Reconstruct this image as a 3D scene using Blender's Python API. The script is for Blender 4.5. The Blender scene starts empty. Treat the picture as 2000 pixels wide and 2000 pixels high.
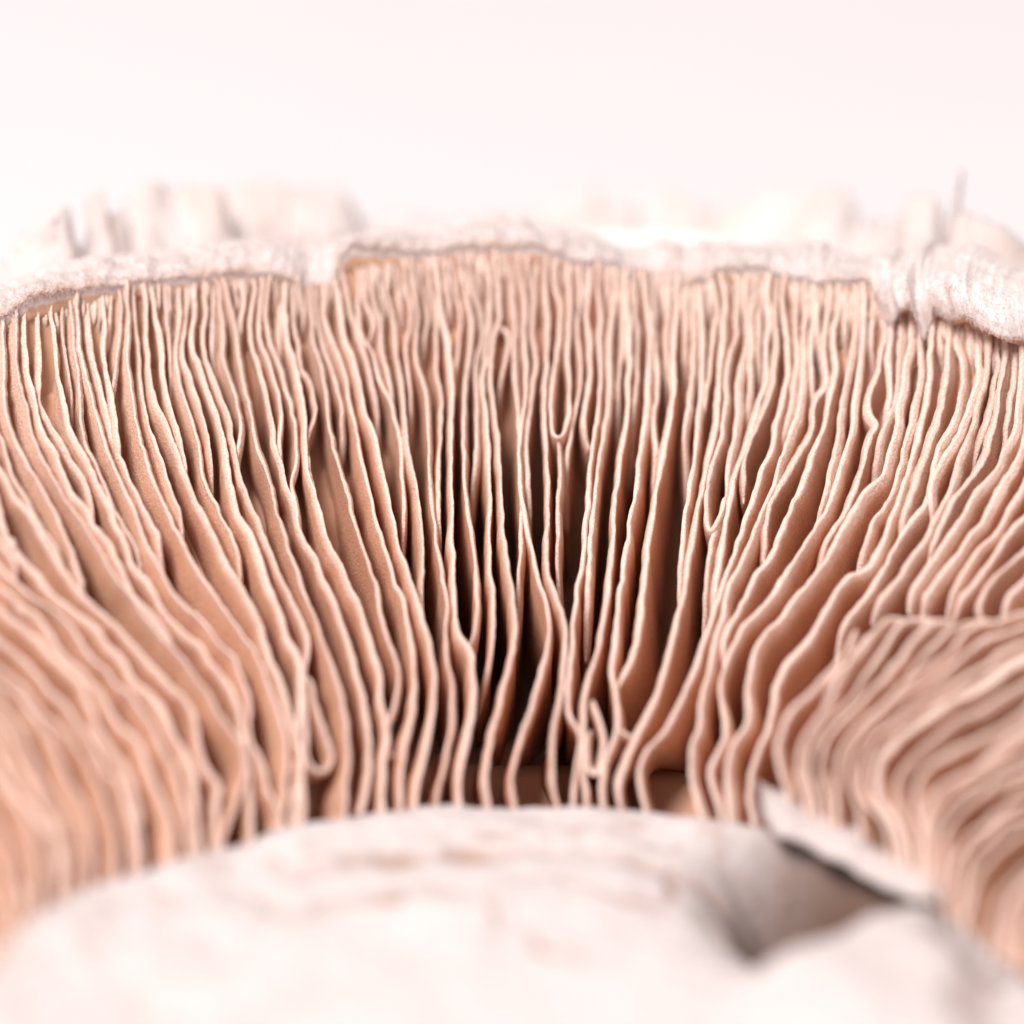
import bpy, math, random
import numpy as np
from mathutils import Vector, noise as mnoise

random.seed(7)
rng = np.random.default_rng(7)
MM = 0.001                                   # everything is laid out in millimetres, stored in metres
scene = bpy.context.scene
col = scene.collection

# ------------------------------------------------------------------ camera
PITCH, DIST, FPX = math.radians(30.0), 120.0, 8000.0     # FPX: focal length in pixels of the 2000 px photograph
T = np.array([-1.2, 22.0, 5.0])
FWD = np.array([0.0, math.cos(PITCH), -math.sin(PITCH)])
RIGHT = np.array([1.0, 0.0, 0.0])
UP = np.cross(RIGHT, FWD)
CAM = T - FWD * DIST
cd = bpy.data.cameras.new('camera')
cd.sensor_width = 36.0
cd.lens = 36.0 * FPX / 2000.0
cd.clip_start = 0.005
cd.clip_end = 20.0
cd.dof.use_dof = True
cd.dof.focus_distance = (DIST - 0.3) * MM
cd.dof.aperture_fstop = 18.0
cam = bpy.data.objects.new('camera', cd)
col.objects.link(cam)
cam.location = Vector(CAM * MM)
cam.rotation_euler = (math.radians(90) - PITCH, 0, 0)
scene.camera = cam

# ------------------------------------------------------------------ light
w = bpy.data.worlds.new('World')
scene.world = w
w.use_nodes = True
bg = w.node_tree.nodes['Background']
bg.inputs['Color'].default_value = (1.0, 0.955, 0.955, 1)
bg.inputs['Strength'].default_value = 0.62


def area(name, loc, aim, size, power, color):
    l = bpy.data.lights.new(name, 'AREA')
    l.shape = 'DISK'
    l.size = size * MM
    l.energy = power
    l.color = color
    o = bpy.data.objects.new(name, l)
    col.objects.link(o)
    o.location = Vector(loc) * MM
    o.rotation_euler = (Vector(aim) - Vector(loc)).to_track_quat('-Z', 'Y').to_euler()
    return o


area('key_softbox', (-135, -152, 395), (0, 18, 4), 170, 3.9, (1.0, 0.95, 0.925))

vs = scene.view_settings
vs.view_transform = 'Standard'
vs.look = 'None'
vs.exposure = 0.0
vs.gamma = 1.0
vs.use_curve_mapping = False
scene.cycles.use_denoising = True
scene.cycles.max_bounces = 12
scene.cycles.diffuse_bounces = 8
scene.cycles.transmission_bounces = 8

# ------------------------------------------------------------------ materials
def new_mat(name):
    m = bpy.data.materials.new(name)
    m.use_nodes = True
    nt = m.node_tree
    return m, nt, nt.nodes['Principled BSDF']


def nd(nt, kind, **kw):
    n = nt.nodes.new(kind)
    for k, v in kw.items():
        n.inputs[k].default_value = v
    return n


def noise_tex(nt, scale, detail=4.0, rough=0.6):
    tc = nt.nodes.new('ShaderNodeTexCoord')
    n = nd(nt, 'ShaderNodeTexNoise', Scale=scale, Detail=detail, Roughness=rough)
    nt.links.new(tc.outputs['Object'], n.inputs['Vector'])
    return n


def ramp(nt, src, stops):
    r = nt.nodes.new('ShaderNodeValToRGB')
    e = r.color_ramp.elements
    while len(e) < len(stops):
        e.new(0.5)
    for el, (p, c) in zip(e, stops):
        el.position = p
        el.color = (*c, 1)
    nt.links.new(src, r.inputs['Fac'])
    return r


def mix(nt, fac, a, b, blend='MIX'):
    m = nt.nodes.new('ShaderNodeMix')
    m.data_type = 'RGBA'
    m.blend_type = blend
    for sock, v in ((m.inputs[0], fac), (m.inputs[6], a), (m.inputs[7], b)):
        if hasattr(v, 'is_linked'):
            nt.links.new(v, sock)
        elif isinstance(v, (int, float)):
            sock.default_value = v
        else:
            sock.default_value = (*v, 1)
    return m.outputs[2]


def bump(nt, b, height, dist, strength):
    n = nt.nodes.new('ShaderNodeBump')
    n.inputs['Distance'].default_value = dist
    n.inputs['Strength'].default_value = strength
    nt.links.new(height, n.inputs['Height'])
    nt.links.new(n.outputs['Normal'], b.inputs['Normal'])


def attr(nt, name):
    a = nt.nodes.new('ShaderNodeAttribute')
    a.attribute_name = name
    return a.outputs['Fac']


def sss(b, weight, radius, scale):
    b.inputs['Subsurface Weight'].default_value = weight
    b.inputs['Subsurface Radius'].default_value = radius
    b.inputs['Subsurface Scale'].default_value = scale * MM


def see_through(nt, b, c, k):
    tr = nt.nodes.new('ShaderNodeBsdfTranslucent')          # thin tissue lets some light through
    nt.links.new(c, tr.inputs['Color'])
    ms = nt.nodes.new('ShaderNodeMixShader')
    ms.inputs[0].default_value = k
    nt.links.new(b.outputs[0], ms.inputs[1])
    nt.links.new(tr.outputs[0], ms.inputs[2])
    nt.links.new(ms.outputs[0], nt.nodes['Material Output'].inputs['Surface'])


def mat_fibre(name, color):
    m, nt, b = new_mat(name)
    n1 = noise_tex(nt, 800.0, 2)
    c = ramp(nt, n1.outputs['Fac'], [(0.3, tuple(v * 0.95 for v in color)), (0.7, color)]).outputs['Color']
    nt.links.new(c, b.inputs['Base Color'])
    b.inputs['Roughness'].default_value = 0.7
    b.inputs['Specular IOR Level'].default_value = 0.1
    see_through(nt, b, c, 0.5)
    return m


def mat_gill():
    m, nt, b = new_mat('gill_tissue')
    n1 = noise_tex(nt, 420.0, 7, 0.68)
    n2 = noise_tex(nt, 14000.0, 2)
    face = ramp(nt, n1.outputs['Fac'], [(0.25, (0.77, 0.445, 0.295)), (0.5, (0.85, 0.54, 0.38)), (0.75, (0.89, 0.60, 0.44))])
    edge = attr(nt, 'edge')
    body = mix(nt, attr(nt, 'pale'), face.outputs['Color'], (0.95, 0.775, 0.67))     # tissue is paler towards the margin
    c = mix(nt, edge, body, (0.945, 0.78, 0.71))
    rnd = nt.nodes.new('ShaderNodeObjectInfo')
    tint = ramp(nt, rnd.outputs['Random'], [(0.0, (0.87, 0.82, 0.79)), (0.5, (0.97, 0.95, 0.93)), (1.0, (1.0, 0.985, 0.97))])
    c = mix(nt, 1.0, c, tint.outputs['Color'], 'MULTIPLY')
    speck = ramp(nt, n2.outputs['Fac'], [(0.35, (0.80, 0.74, 0.70)), (0.6, (1, 1, 1))])
    c = mix(nt, 1.0, c, speck.outputs['Color'], 'MULTIPLY')
    nt.links.new(c, b.inputs['Base Color'])
    b.inputs['Roughness'].default_value = 0.8
    b.inputs['Specular IOR Level'].default_value = 0.12
    bump(nt, b, n2.outputs['Fac'], 0.00006, 0.9)
    see_through(nt, b, c, 0.35)
    return m


def mat_flesh():
    m, nt, b = new_mat('cap_flesh')
    n1 = noise_tex(nt, 700.0, 5)
    f = ramp(nt, n1.outputs['Fac'], [(0.3, (0.50, 0.285, 0.19)), (0.7, (0.60, 0.365, 0.255))])
    c = mix(nt, attr(nt, 'skin'), f.outputs['Color'], (0.86, 0.80, 0.78))
    nt.links.new(c, b.inputs['Base Color'])
    b.inputs['Roughness'].default_value = 0.85
    b.inputs['Specular IOR Level'].default_value = 0.1
    return m


def mat_veil(name, tan, white, thin):
    m, nt, b = new_mat(name)
    n1 = noise_tex(nt, 500.0, 6, 0.65)
    n2 = noise_tex(nt, 5000.0, 4, 0.7)
    base = ramp(nt, n1.outputs['Fac'], [(0.3, tuple(v * white for v in (0.95, 0.855, 0.83))), (0.7, tuple(v * white for v in (1.0, 0.925, 0.915)))])
    c = mix(nt, attr(nt, 'stain'), base.outputs['Color'], tan)
    nt.links.new(c, b.inputs['Base Color'])
    b.inputs['Roughness'].default_value = 0.9
    b.inputs['Specular IOR Level'].default_value = 0.08
    bump(nt, b, n2.outputs['Fac'], 0.00003, 0.5)
    see_through(nt, b, c, thin)
    return m


def mat_stem():
    m, nt, b = new_mat('stem_flesh')
    n1 = noise_tex(nt, 350.0, 6, 0.6)
    n2 = noise_tex(nt, 2500.0, 4, 0.7)
    base = ramp(nt, n1.outputs['Fac'], [(0.3, (0.445, 0.392, 0.386)), (0.65, (0.49, 0.444, 0.440))])
    c = mix(nt, attr(nt, 'stain'), base.outputs['Color'], (0.24, 0.125, 0.07))
    c = mix(nt, attr(nt, 'pit_shade'), c, (0.115, 0.058, 0.035))  # shade of the pit painted dark over its brown flesh
    nt.links.new(c, b.inputs['Base Color'])
    b.inputs['Roughness'].default_value = 0.8
    b.inputs['Specular IOR Level'].default_value = 0.1
    bump(nt, b, n2.outputs['Fac'], 0.0001, 0.6)
    return m


def mat_paper():
    m, nt, b = new_mat('white_paper')
    n1 = noise_tex(nt, 60.0, 3)
    base = ramp(nt, n1.outputs['Fac'], [(0.3, (0.545, 0.512, 0.521)), (0.7, (0.555, 0.522, 0.53))])
    nt.links.new(base.outputs['Color'], b.inputs['Base Color'])
    b.inputs['Roughness'].default_value = 0.95
    b.inputs['Specular IOR Level'].default_value = 0.0
    return m


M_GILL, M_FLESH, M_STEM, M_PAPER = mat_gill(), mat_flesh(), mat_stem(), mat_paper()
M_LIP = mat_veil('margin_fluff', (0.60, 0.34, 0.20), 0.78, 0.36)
M_FUZZ = mat_fibre('fuzz_hair', (0.90, 0.82, 0.80))
M_WISP = mat_fibre('gill_hair', (0.95, 0.80, 0.73))
M_FLAKE = mat_veil('veil_tissue', (0.68, 0.57, 0.51), 0.75, 0.45)

# ------------------------------------------------------------------ helpers
def mesh_obj(name, V, F, mat, parent=None, attrs=None, smooth=True):
    me = bpy.data.meshes.new(name)
    V = np.asarray(V, dtype=np.float64)
    me.from_pydata((V * MM).tolist(), [], F if isinstance(F, list) else F.tolist())
    for k, a in (attrs or {}).items():
        at = me.attributes.new(k, 'FLOAT', 'POINT')
        at.data.foreach_set('value', np.asarray(a, dtype=np.float32))
    if smooth:
        me.polygons.foreach_set('use_smooth', [True] * len(me.polygons))
    me.materials.append(mat)
    me.update()
    o = bpy.data.objects.new(name, me)
    col.objects.link(o)
    o.parent = parent
    return o


def grid_faces(n, m, close_u=False, close_v=False, flip=False):
    i = np.arange(n if close_u else n - 1)
    j = np.arange(m if close_v else m - 1)
    I, J = np.meshgrid(i, j, indexing='ij')
    I2, J2 = (I + 1) % n, (J + 1) % m
    q = np.stack([I * m + J, I2 * m + J, I2 * m + J2, I * m + J2], -1).reshape(-1, 4)
    return q[:, ::-1] if flip else q


def n3(p, s, seed=0.0):
    return mnoise.noise(Vector((p[0] * s + seed, p[1] * s - seed * 0.7, p[2] * s + seed * 0.31)))


def noise1(x, seed, octaves=2):
    """smooth 1-D value noise on an array, about -1..1"""
    out = np.zeros_like(x)
    amp = 1.0
    for o in range(octaves):
        r = np.random.default_rng(int(seed * 977 + o * 131) & 0x7fffffff)
        tab = r.uniform(-1, 1, 512)
        xi = np.floor(x).astype(int)
        f = x - xi
        f = f * f * (3 - 2 * f)
        out += amp * (tab[xi % 512] * (1 - f) + tab[(xi + 1) % 512] * f)
        x = x * 2.03 + 7.1
        amp *= 0.5
    return out


def catmull(P, step):
    """Catmull-Rom through P (n,k), resampled about every step units of length"""
    P = np.asarray(P, float)
    if len(P) < 3:
        Q = [P[0] + (P[-1] - P[0]) * t for t in np.linspace(0, 1, 20)]
        Q = np.array(Q)
    else:
        E = np.vstack([2 * P[0] - P[1], P, 2 * P[-1] - P[-2]])
        Q = []
        for i in range(1, len(E) - 2):
            p0, p1, p2, p3 = E[i - 1], E[i], E[i + 1], E[i + 2]
            for t in np.linspace(0, 1, 12, endpoint=False):
                Q.append(0.5 * (2 * p1 + (p2 - p0) * t + (2 * p0 - 5 * p1 + 4 * p2 - p3) * t * t
                                + (3 * p1 - p0 - 3 * p2 + p3) * t ** 3))
        Q.append(P[-1])
        Q = np.array(Q)
    d = np.r_[0, np.cumsum(np.linalg.norm(np.diff(Q, axis=0), axis=1))]
    n = max(6, int(d[-1] / step) + 1)
    s = np.linspace(0, d[-1], n)
    return np.stack([np.interp(s, d, Q[:, k]) for k in range(Q.shape[1])], 1)


# the gill-edge surface: a bowl of revolution about Z (the stem axis), height over radius in mm
RG = np.arange(0, 70, 0.05)
_ctrl = np.array([(0, -3.0), (11.5, -3.0), (13.0, -2.0), (14.0, -0.1), (15.2, 1.6), (17.5, 3.2), (21, 4.8), (25, 6.9),
                  (27.5, 8.4), (29, 9.6), (30, 11.0), (31, 14.0), (33, 22.0), (70, 160.0)])
_k = np.exp(-0.5 * (np.arange(-40, 41) * 0.05 / 0.5) ** 2)
_k /= _k.sum()
_raw = np.interp(RG, _ctrl[:, 0], _ctrl[:, 1])
PG = np.convolve(np.pad(_raw, 40, mode='edge'), _k, mode='valid')
SG = np.gradient(PG, RG)
prof = lambda r: np.interp(r, RG, PG)
slope = lambda r: np.clip(np.interp(r, RG, SG), 0.0, 1.6)
_dep = np.array([(0, 0.2), (13.5, 2.0), (14.4, 2.9), (16, 5.0), (20, 7.6), (23, 5.0), (25, 2.3), (26.5, 1.3), (28, 0.65), (29.5, 0.35), (31, 0.3), (70, 0.3)])
depth = lambda r: np.interp(r, _dep[:, 0], _dep[:, 1])


def azf(x, y):
    """how deep the gills are, by direction round the stem: deepest at the back and a little to the right"""
    a = np.degrees(np.arctan2(x, y))
    l = np.clip((-a - 3) / 16, 0, 1)
    r = np.clip((a - 24) / 18, 0, 1)
    return 1 - 0.62 * l * l * (3 - 2 * l) - 0.45 * r * r * (3 - 2 * r)


def deep(r, f):
    return np.maximum(depth(r) * f, np.minimum(depth(r), 2.0))


def rays(px):
    px = np.asarray(px, float)
    d = (FWD[None] + RIGHT[None] * ((px[:, :1] - 1000) / FPX) + UP[None] * ((1000 - px[:, 1:2]) / FPX))
    return d / np.linalg.norm(d, axis=1, keepdims=True)


TT = np.linspace(70, 175, 1400)


def cast(px, lift=0.0):
    """pixels -> points on the gill-edge surface (raised by lift)"""
    d = rays(px)
    P = CAM[None, None] + d[:, None] * TT[None, :, None]
    g = P[..., 2] - (prof(np.hypot(P[..., 0], P[..., 1])) + lift)
    # the far wall: last crossing from above to below before the ray leaves the bowl
    y = P[..., 1]
    hit = (g[:, :-1] > 0) & (g[:, 1:] <= 0) & (y[:, :-1] > -6)
    i = hit.argmax(1)
    k = np.arange(len(d))
    g0, g1 = g[k, i], g[k, i + 1]
    f = g0 / (g0 - g1 + 1e-12)
    t = TT[i] + f * (TT[1] - TT[0])
    return CAM[None] + d * t[:, None]


def cast_cyl(px, R):
    """pixels -> points on the far side of an upright cylinder of radius R about the stem axis"""
    d = rays(px)
    R = np.broadcast_to(np.asarray(R, float), (len(d),))
    a = d[:, 0] ** 2 + d[:, 1] ** 2
    b = 2 * (CAM[0] * d[:, 0] + CAM[1] * d[:, 1])
    c = CAM[0] ** 2 + CAM[1] ** 2 - R ** 2
    t = (-b + np.sqrt(np.maximum(b * b - 4 * a * c, 0))) / (2 * a)
    return CAM[None] + d * t[:, None]


def cast_plane(px, z):
    d = rays(px)
    return CAM[None] + d * ((z - CAM[2]) / d[:, 2])[:, None]


# ------------------------------------------------------------------ the surface below
g = 1200.0
table = mesh_obj('table', [(-g, -g, -15.2), (g, -g, -15.2), (g, g, -15.2), (-g, g, -15.2)], [(0, 1, 2, 3)], M_PAPER, smooth=False)
table['kind'] = 'structure'
table['label'] = 'plain white paper tabletop under and behind the mushroom'

# ------------------------------------------------------------------ the mushroom
mush = bpy.data.objects.new('mushroom', None)
col.objects.link(mush)
mush.location = (0, 0, 0)
mush.empty_display_size = 0.01
mush['label'] = 'overturned mushroom with peach gills, cut white stem and ragged white cap margin'
mush['category'] = 'mushroom'

# cap: flesh under the gills, a white shelf outside the margin and the rounded outer skin, one turned solid
def build_cap():
    outer = [(29.6, 7.6, 0.0), (30.6, 7.7, 0.0), (32.0, 7.4, 0.6), (34, 7.0, 1), (36.5, 6.6, 1), (38.5, 6.0, 1), (39.6, 4.4, 1), (39.4, 2.0, 1), (37.6, -2.5, 1), (34, -7.2, 1),
           (28, -11.2, 1), (20, -13.8, 1), (10, -15.0, 1), (0.05, -15.2, 1)]
    A = 288
    V, skin = [], []
    for k in range(A):
        a = 2 * math.pi * k / A
        ca, sa = math.cos(a), math.sin(a)
        f = float(azf(ca, sa))
        pr = [(6.0, -10.0, 0.0), (12.6, -10.0, 0.0), (13.6, -8.0, 0.0), (14.3, -4.5, 0.0)]
        for r in np.arange(14.6, 28.01, 0.5):
            sl = slope(r)
            q = np.array([r, prof(r)]) + np.array([sl, -1.0]) / math.hypot(sl, 1) * float(deep(r, f))
            pr.append((q[0], q[1], 0.0))
        pr += outer
        for (r, z, s) in pr:
            if s > 0.5 and r > 1:
                r = r * (1 + 0.006 * math.sin(5 * a + 1) + 0.004 * math.sin(11 * a))
            V.append((r * ca, r * sa, z))
            skin.append(s)
    return mesh_obj('cap', V, grid_faces(A, len(pr), close_u=True, flip=True), M_FLESH, mush, {'skin': skin})


build_cap()

# stem outline in the photograph, where the gills end
STEM = np.array([(-200, 2100), (-60, 1930), (0, 1855), (52, 1788), (119, 1741), (217, 1705), (320, 1680), (455, 1643), (543, 1607), (621, 1591),
                 (750, 1574), (983, 1570), (1200, 1574), (1350, 1588), (1450, 1602), (1530, 1618), (1640, 1660), (1740, 1712), (1850, 1780), (2000, 1890)])

TILE = {'A0': (0, 480), 'A1': (400, 480), 'A2': (800, 480), 'A3': (1200, 480), 'A4': (1500, 480),
        'B0': (0, 1000), 'B1': (400, 1000), 'B2': (800, 1000), 'B3': (1200, 1000), 'B4': (1500, 1000)}


def path(*segs):
    out = []
    for i in range(0, len(segs), 2):
        ox, oy = TILE[segs[i]]
        nums = segs[i + 1].split()
        for s in nums:
            u, v = s.split(',')
            out.append((ox + float(u) / 3.22, oy + float(v) / 3.22))
    return out


# gill edges: (how the lower end finishes, edge course in the photograph)
#   S runs on to the stem, E ends free between its neighbours, J joins a neighbour
G = []
def add(end, *segs, lift=0.0, th=None):
    G.append((end, path(*segs), lift, th))


# --- left side, running off the frame
add('J', 'B0', '0,190 50,260 100,350 120,440')
add('S', 'B0', '0,330 60,405 130,475 270,570 370,630 450,710 520,820 600,920 680,980 720,1060 840,1150 910,1280 980,1380 1030,1500 1100,1600 1140,1750 1170,1900')
add('S', 'B0', '0,460 90,530 170,600 260,680 330,790 400,900 480,970 560,1050 620,1140 700,1250 780,1370 860,1450 920,1560 950,1680 1010,1800 1050,1920')
add('E', 'B0', '100,545 170,590 250,660 340,760 380,860')
add('S', 'B0', '0,590 100,680 210,760 290,860 370,960 440,1020 520,1090 560,1190 600,1280 650,1400 730,1510 800,1620 850,1750 880,1920')
add('S', 'B0', '0,800 90,860 180,930 260,1020 330,1110 410,1170 470,1280 560,1400 640,1530 700,1650 770,1760 820,1920')
add('S', 'B0', '0,960 80,1040 170,1100 230,1180 290,1270 380,1330 440,1400 500,1500 560,1600 600,1700 660,1830')
add('S', 'B0', '0,1080 90,1130 180,1200 240,1300 320,1380 360,1480 400,1600 450,1720 520,1850')
add('S', 'B0', '0,1180 60,1260 140,1380 180,1500 240,1620 300,1740 380,1830 420,1920')
add('S', 'B0', '0,1330 70,1420 110,1550 180,1660 260,1800 330,1920')
add('S', 'B0', '0,1500 60,1620 130,1760 230,1870 280,1920')
add('S', 'B0', '0,1700 80,1810 160,1920')
add('S', 'B0', '-60,1860 20,1980 90,2100')
add('S', 'B0', '-80,2060 0,2200 60,2330')
add('S', 'B0', '-160,2240 -60,2400 10,2540 40,2640')
add('S', 'B0', '-200,2450 -110,2600 -40,2740')
add('S', 'A0', '0,1640 30,1740 60,1850 110,1930', 'B0', '60,130 130,280 230,380 330,520 480,630 590,710 660,790 790,920 850,1040 970,1150 1040,1260 1100,1400 1170,1500 1220,1640 1230,1800 1250,1930')
add('S', 'A0', '0,1380 60,1500 110,1600', 'B0', '190,0 280,150 360,290 430,400 490,480 540,545 610,590 690,680 760,730 820,820 900,880 980,980 1100,1110 1200,1200 1240,1330 1270,1480 1330,1640 1395,1690 1385,1800 1380,1930')
add('J', 'A0', '0,1180 40,1290 80,1430 150,1560 205,1660', 'B0', '300,140 370,250 410,340 440,410')
add('J', 'A0', '30,520 30,900 60,1120 140,1300 220,1440 300,1580 360,1680', 'B0', '400,110 450,220 490,330 515,430 540,530')
add('S', 'A0', '105,520 105,760 140,930 180,1080 210,1220 280,1370 350,1490 420,1600', 'B0', '470,0 560,130 640,240 680,340 740,430 830,510 880,600 960,690 1030,770 1100,870 1180,940 1240,1050 1310,1130 1350,1230 1400,1310 1480,1410 1530,1500 1540,1650 1500,1800 1440,1930')
add('J', 'A0', '170,500 175,800 220,950 245,1080 290,1200 360,1310 385,1400 430,1490 460,1570 530,1640', 'B0', '560,0 590,90 690,200 740,310 790,400 820,480 870,560 950,650 1020,720 1090,800 1130,870')
add('E', 'A0', '255,470 265,760 250,960 300,1050 350,1140 420,1250 490,1360 560,1470 600,1580 620,1680 650,1750 685,1840')
add('S', 'A0', '340,430 350,700 370,830 400,960 425,1080 480,1220 550,1330 600,1430 665,1560', 'B0', '720,10 790,160 830,280 880,370 950,470 1000,560 1040,630 1100,690 1180,780 1260,830 1310,920 1400,1030 1470,1150 1520,1260 1535,1360 1560,1500')
add('E', 'A0', '400,410 430,700 460,900 495,1050 520,1150')
add('E', 'A0', '455,390 475,650 505,850 515,1020 530,1160 575,1290 640,1430 700,1570', 'B0', '745,0 800,110 870,190 905,290 940,370 945,470')
add('S', 'A0', '490,350 500,580 530,760 570,920 620,1060 650,1190 690,1310 740,1430 780,1530 835,1640', 'B0', '880,90 910,200 960,290 1010,370 1050,450 1100,520 1160,580 1220,630 1290,720 1380,830 1450,890 1500,990 1550,1100 1575,1200 1570,1330', 'B1', '300,1440 360,1540 380,1650 400,1760 440,1820')
add('E', 'A0', '570,330 575,560 590,660 620,760 650,920 690,1040 720,1150 760,1290 800,1400 840,1490', 'B0', '920,0 980,90 1010,200 1050,300 1080,390 1095,490')
add('E', 'A0', '610,290 615,420 600,540')
add('J', 'A0', '660,290 665,560 660,680 690,850 710,980 730,1100 745,1200 775,1340')
add('E', 'A0', '710,280 705,500 690,620 675,690')
add('J', 'A0', '755,260 760,450 745,640 735,800 710,950')
add('S', 'A0', '800,270 805,500 800,680 815,860 850,1050 880,1180 910,1300 950,1420 970,1500 1020,1590', 'B0', '1060,0 1110,110 1170,230 1240,360', 'B1', '15,450 110,580 210,720 310,860 360,970 410,1100 460,1230 500,1350 520,1480 520,1600 510,1750 490,1850')
add('E', 'A0', '850,260 860,450 885,620 890,780 915,960 950,1100 990,1220 1030,1330 1060,1430 1080,1530 1125,1640', 'B0', '1165,80 1200,200 1225,310')
add('S', 'A0', '910,240 925,450 930,620 945,790 980,960 1040,1110 1100,1260 1150,1380 1200,1500 1240,1600', 'B1', '0,10 60,130 100,240 150,330 220,440 270,530 310,640 360,710 390,820 440,960 490,1090 530,1220 560,1330 600,1440 610,1560')
add('J', 'A0', '960,240 985,420 1020,640 1035,800 1060,950 1090,1060 1130,1200 1160,1320 1178,1430 1195,1490')
add('E', 'A0', '1005,225 1010,370 990,455')
add('E', 'A0', '1040,220 1050,430 1070,620 1085,760 1100,870 1100,960 1090,1000')
add('E', 'A0', '1090,210 1085,340 1070,375')
add('E', 'A0', '1135,200 1140,400 1120,540 1110,680 1130,830 1170,950 1210,1080 1250,1180 1270,1300 1280,1390 1310,1490 1370,1590', 'B1', '115,0 180,130 230,240 255,330 265,430 268,500')
add('E', 'A0', '1180,200 1190,380 1165,520 1155,680 1190,790 1230,920 1280,1040 1310,1160 1330,1270 1360,1380 1375,1450 1375,1570')
add('S', 'A0', '1240,190 1235,400 1215,520 1220,640 1260,760 1300,880 1350,990 1390,1110 1415,1240', 'A1', '142,1370 165,1480 195,1610', 'B1', '225,20 290,130 340,260 385,410 440,540 480,630 500,710 540,820 600,930 620,1010 620,1150 606,1300 606,1440 600,1650 590,1850')
add('J', 'A0', '1290,190 1300,400 1280,540 1285,640 1320,760 1360,880 1420,1010 1455,1110 1465,1200 1480,1300', 'A1', '215,1410 260,1530', 'B1', '318,0 370,130 410,230 460,350 530,470 580,590 630,700 655,780 648,900 636,1050 640,1250 650,1450 665,1570 710,1625 770,1615 815,1550 785,1450 735,1320 690,1180 662,1050 652,950')
add('E', 'A1', '58,190 65,420 55,560 60,650 95,760 100,830 88,866')
add('J', 'A1', '75,190 110,420 120,560 115,660 140,770 180,880 215,1020 235,1110 230,1200 210,1300 217,1400')
add('S', 'A1', '100,170 140,260 165,420 200,560 220,700 240,820 265,930 290,1040 310,1130 325,1250 345,1330 390,1430 430,1560', 'B1', '455,0 500,150 530,260 580,370 620,470 670,600 720,740 770,880 820,1000 850,1130 880,1280 900,1420 908,1550 890,1700 880,1850')
add('E', 'A1', '170,180 213,330 210,410 196,445')
add('E', 'A1', '235,180 262,330 245,430 225,540 228,660 260,790 300,900 310,960 296,1005')
add('S', 'A1', '300,180 322,260 300,380 285,500 300,620 340,740 360,840 390,950 410,1050 430,1150 450,1270 480,1380 510,1500 550,1610', 'B1', '572,0 610,130 680,250 740,400 810,530 850,660 900,790 950,940 970,1060 1000,1180 1020,1300 1040,1440 1040,1600 1020,1750 1000,1840')
add('J', 'A1', '370,180 350,360 340,460 345,580 385,680 420,780 460,900 475,1000 485,1070 470,1150 475,1270 482,1390')
add('J', 'A1', '415,190 390,340 385,450 400,560 440,660 480,760 520,890 545,1000 570,1110 580,1200 577,1330 568,1400 545,1490 560,1600 592,1700 610,1790')
add('E', 'A1', '443,190 452,330 445,425')
add('E', 'A1', '490,200 485,400 480,560 490,680 510,770 508,800')
add('S', 'A1', '522,200 510,380 520,520 535,640 570,740 600,880 620,1000 635,1120 635,1230 640,1330 660,1450 690,1560 722,1650', 'B1', '735,20 780,160 850,310 910,440 980,580 1020,720 1060,860 1100,990 1110,1120 1130,1250 1150,1370 1140,1500 1130,1650 1130,1850')
add('J', 'A1', '560,230 565,440 580,560 600,650 615,760 640,790 672,820 682,900 702,1010 690,1090 655,1170 645,1260 662,1400 692,1520 718,1630')
add('E', 'A1', '620,230 632,440 622,570')
add('J', 'A1', '660,230 670,440 690,600 720,720 755,850 770,970 780,1080 800,1180 820,1290 850,1400 890,1520 918,1630', 'B1', '925,0 970,120 1010,250 1050,360 1080,470 1110,610 1150,780 1190,860 1210,960 1220,1080 1190,1220 1162,1320 1158,1440 1165,1510 1192,1535 1225,1515 1258,1470')
add('E', 'A1', '700,230 710,460 740,600 790,720 830,830 855,950 870,1060 880,1150 862,1260 850,1350')
add('S', 'A1', '748,230 750,430 790,580 850,700 890,830 910,950 935,1090 960,1200 990,1340 1020,1470 1050,1600', 'B1', '1060,20 1110,160 1160,290 1190,410 1240,500 1270,640 1300,800 1320,940 1312,1090 1310,1230 1290,1350 1258,1480 1245,1620 1240,1850')
add('S', 'A1', '810,190 850,300 855,430 880,560 930,700 970,850 990,960 1020,1060 1060,1180 1090,1290 1110,1400 1150,1550', 'B1', '1180,0 1200,110 1240,260 1290,400 1340,570 1380,720 1430,880 1450,1030 1440,1160 1430,1280 1400,1450 1360,1600 1335,1750 1330,1860')
add('E', 'A1', '865,130 900,260 920,370 950,480 990,590 1030,720 1060,860 1090,950 1110,1060 1115,1130 1102,1210')
add('E', 'A1', '895,90 925,150 922,205')
add('E', 'A1', '920,60 970,150 975,260 960,380 970,490 1000,580 1050,640 1080,740 1120,880 1170,960 1200,1060 1230,1190 1245,1320 1250,1450 1260,1580', 'B1', '1258,0 1262,110 1250,235')
add('J', 'A1', '965,30 1000,130 1000,260 1010,370 1060,440 1060,520 1022,590')
add('J', 'A1', '1040,40 1050,200 1060,310 1100,420 1110,530 1110,640 1140,780 1180,920 1195,1000')
add('E', 'A1', '1100,50 1105,220 1120,330 1150,370 1142,460 1130,500')
add('E', 'A1', '1150,50 1150,280 1180,380 1190,480 1210,620 1230,760 1250,920 1260,1080 1270,1200 1300,1340 1320,1470 1350,1600', 'B1', '1358,0 1370,180 1375,320 1376,440 1380,560 1376,670')
add('E', 'A1', '1200,50 1215,260 1240,390 1236,490 1220,560')
add('E', 'A1', '1240,40 1265,230 1300,380 1292,500 1262,600 1268,700 1290,830 1305,960 1300,1080 1286,1165')
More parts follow.
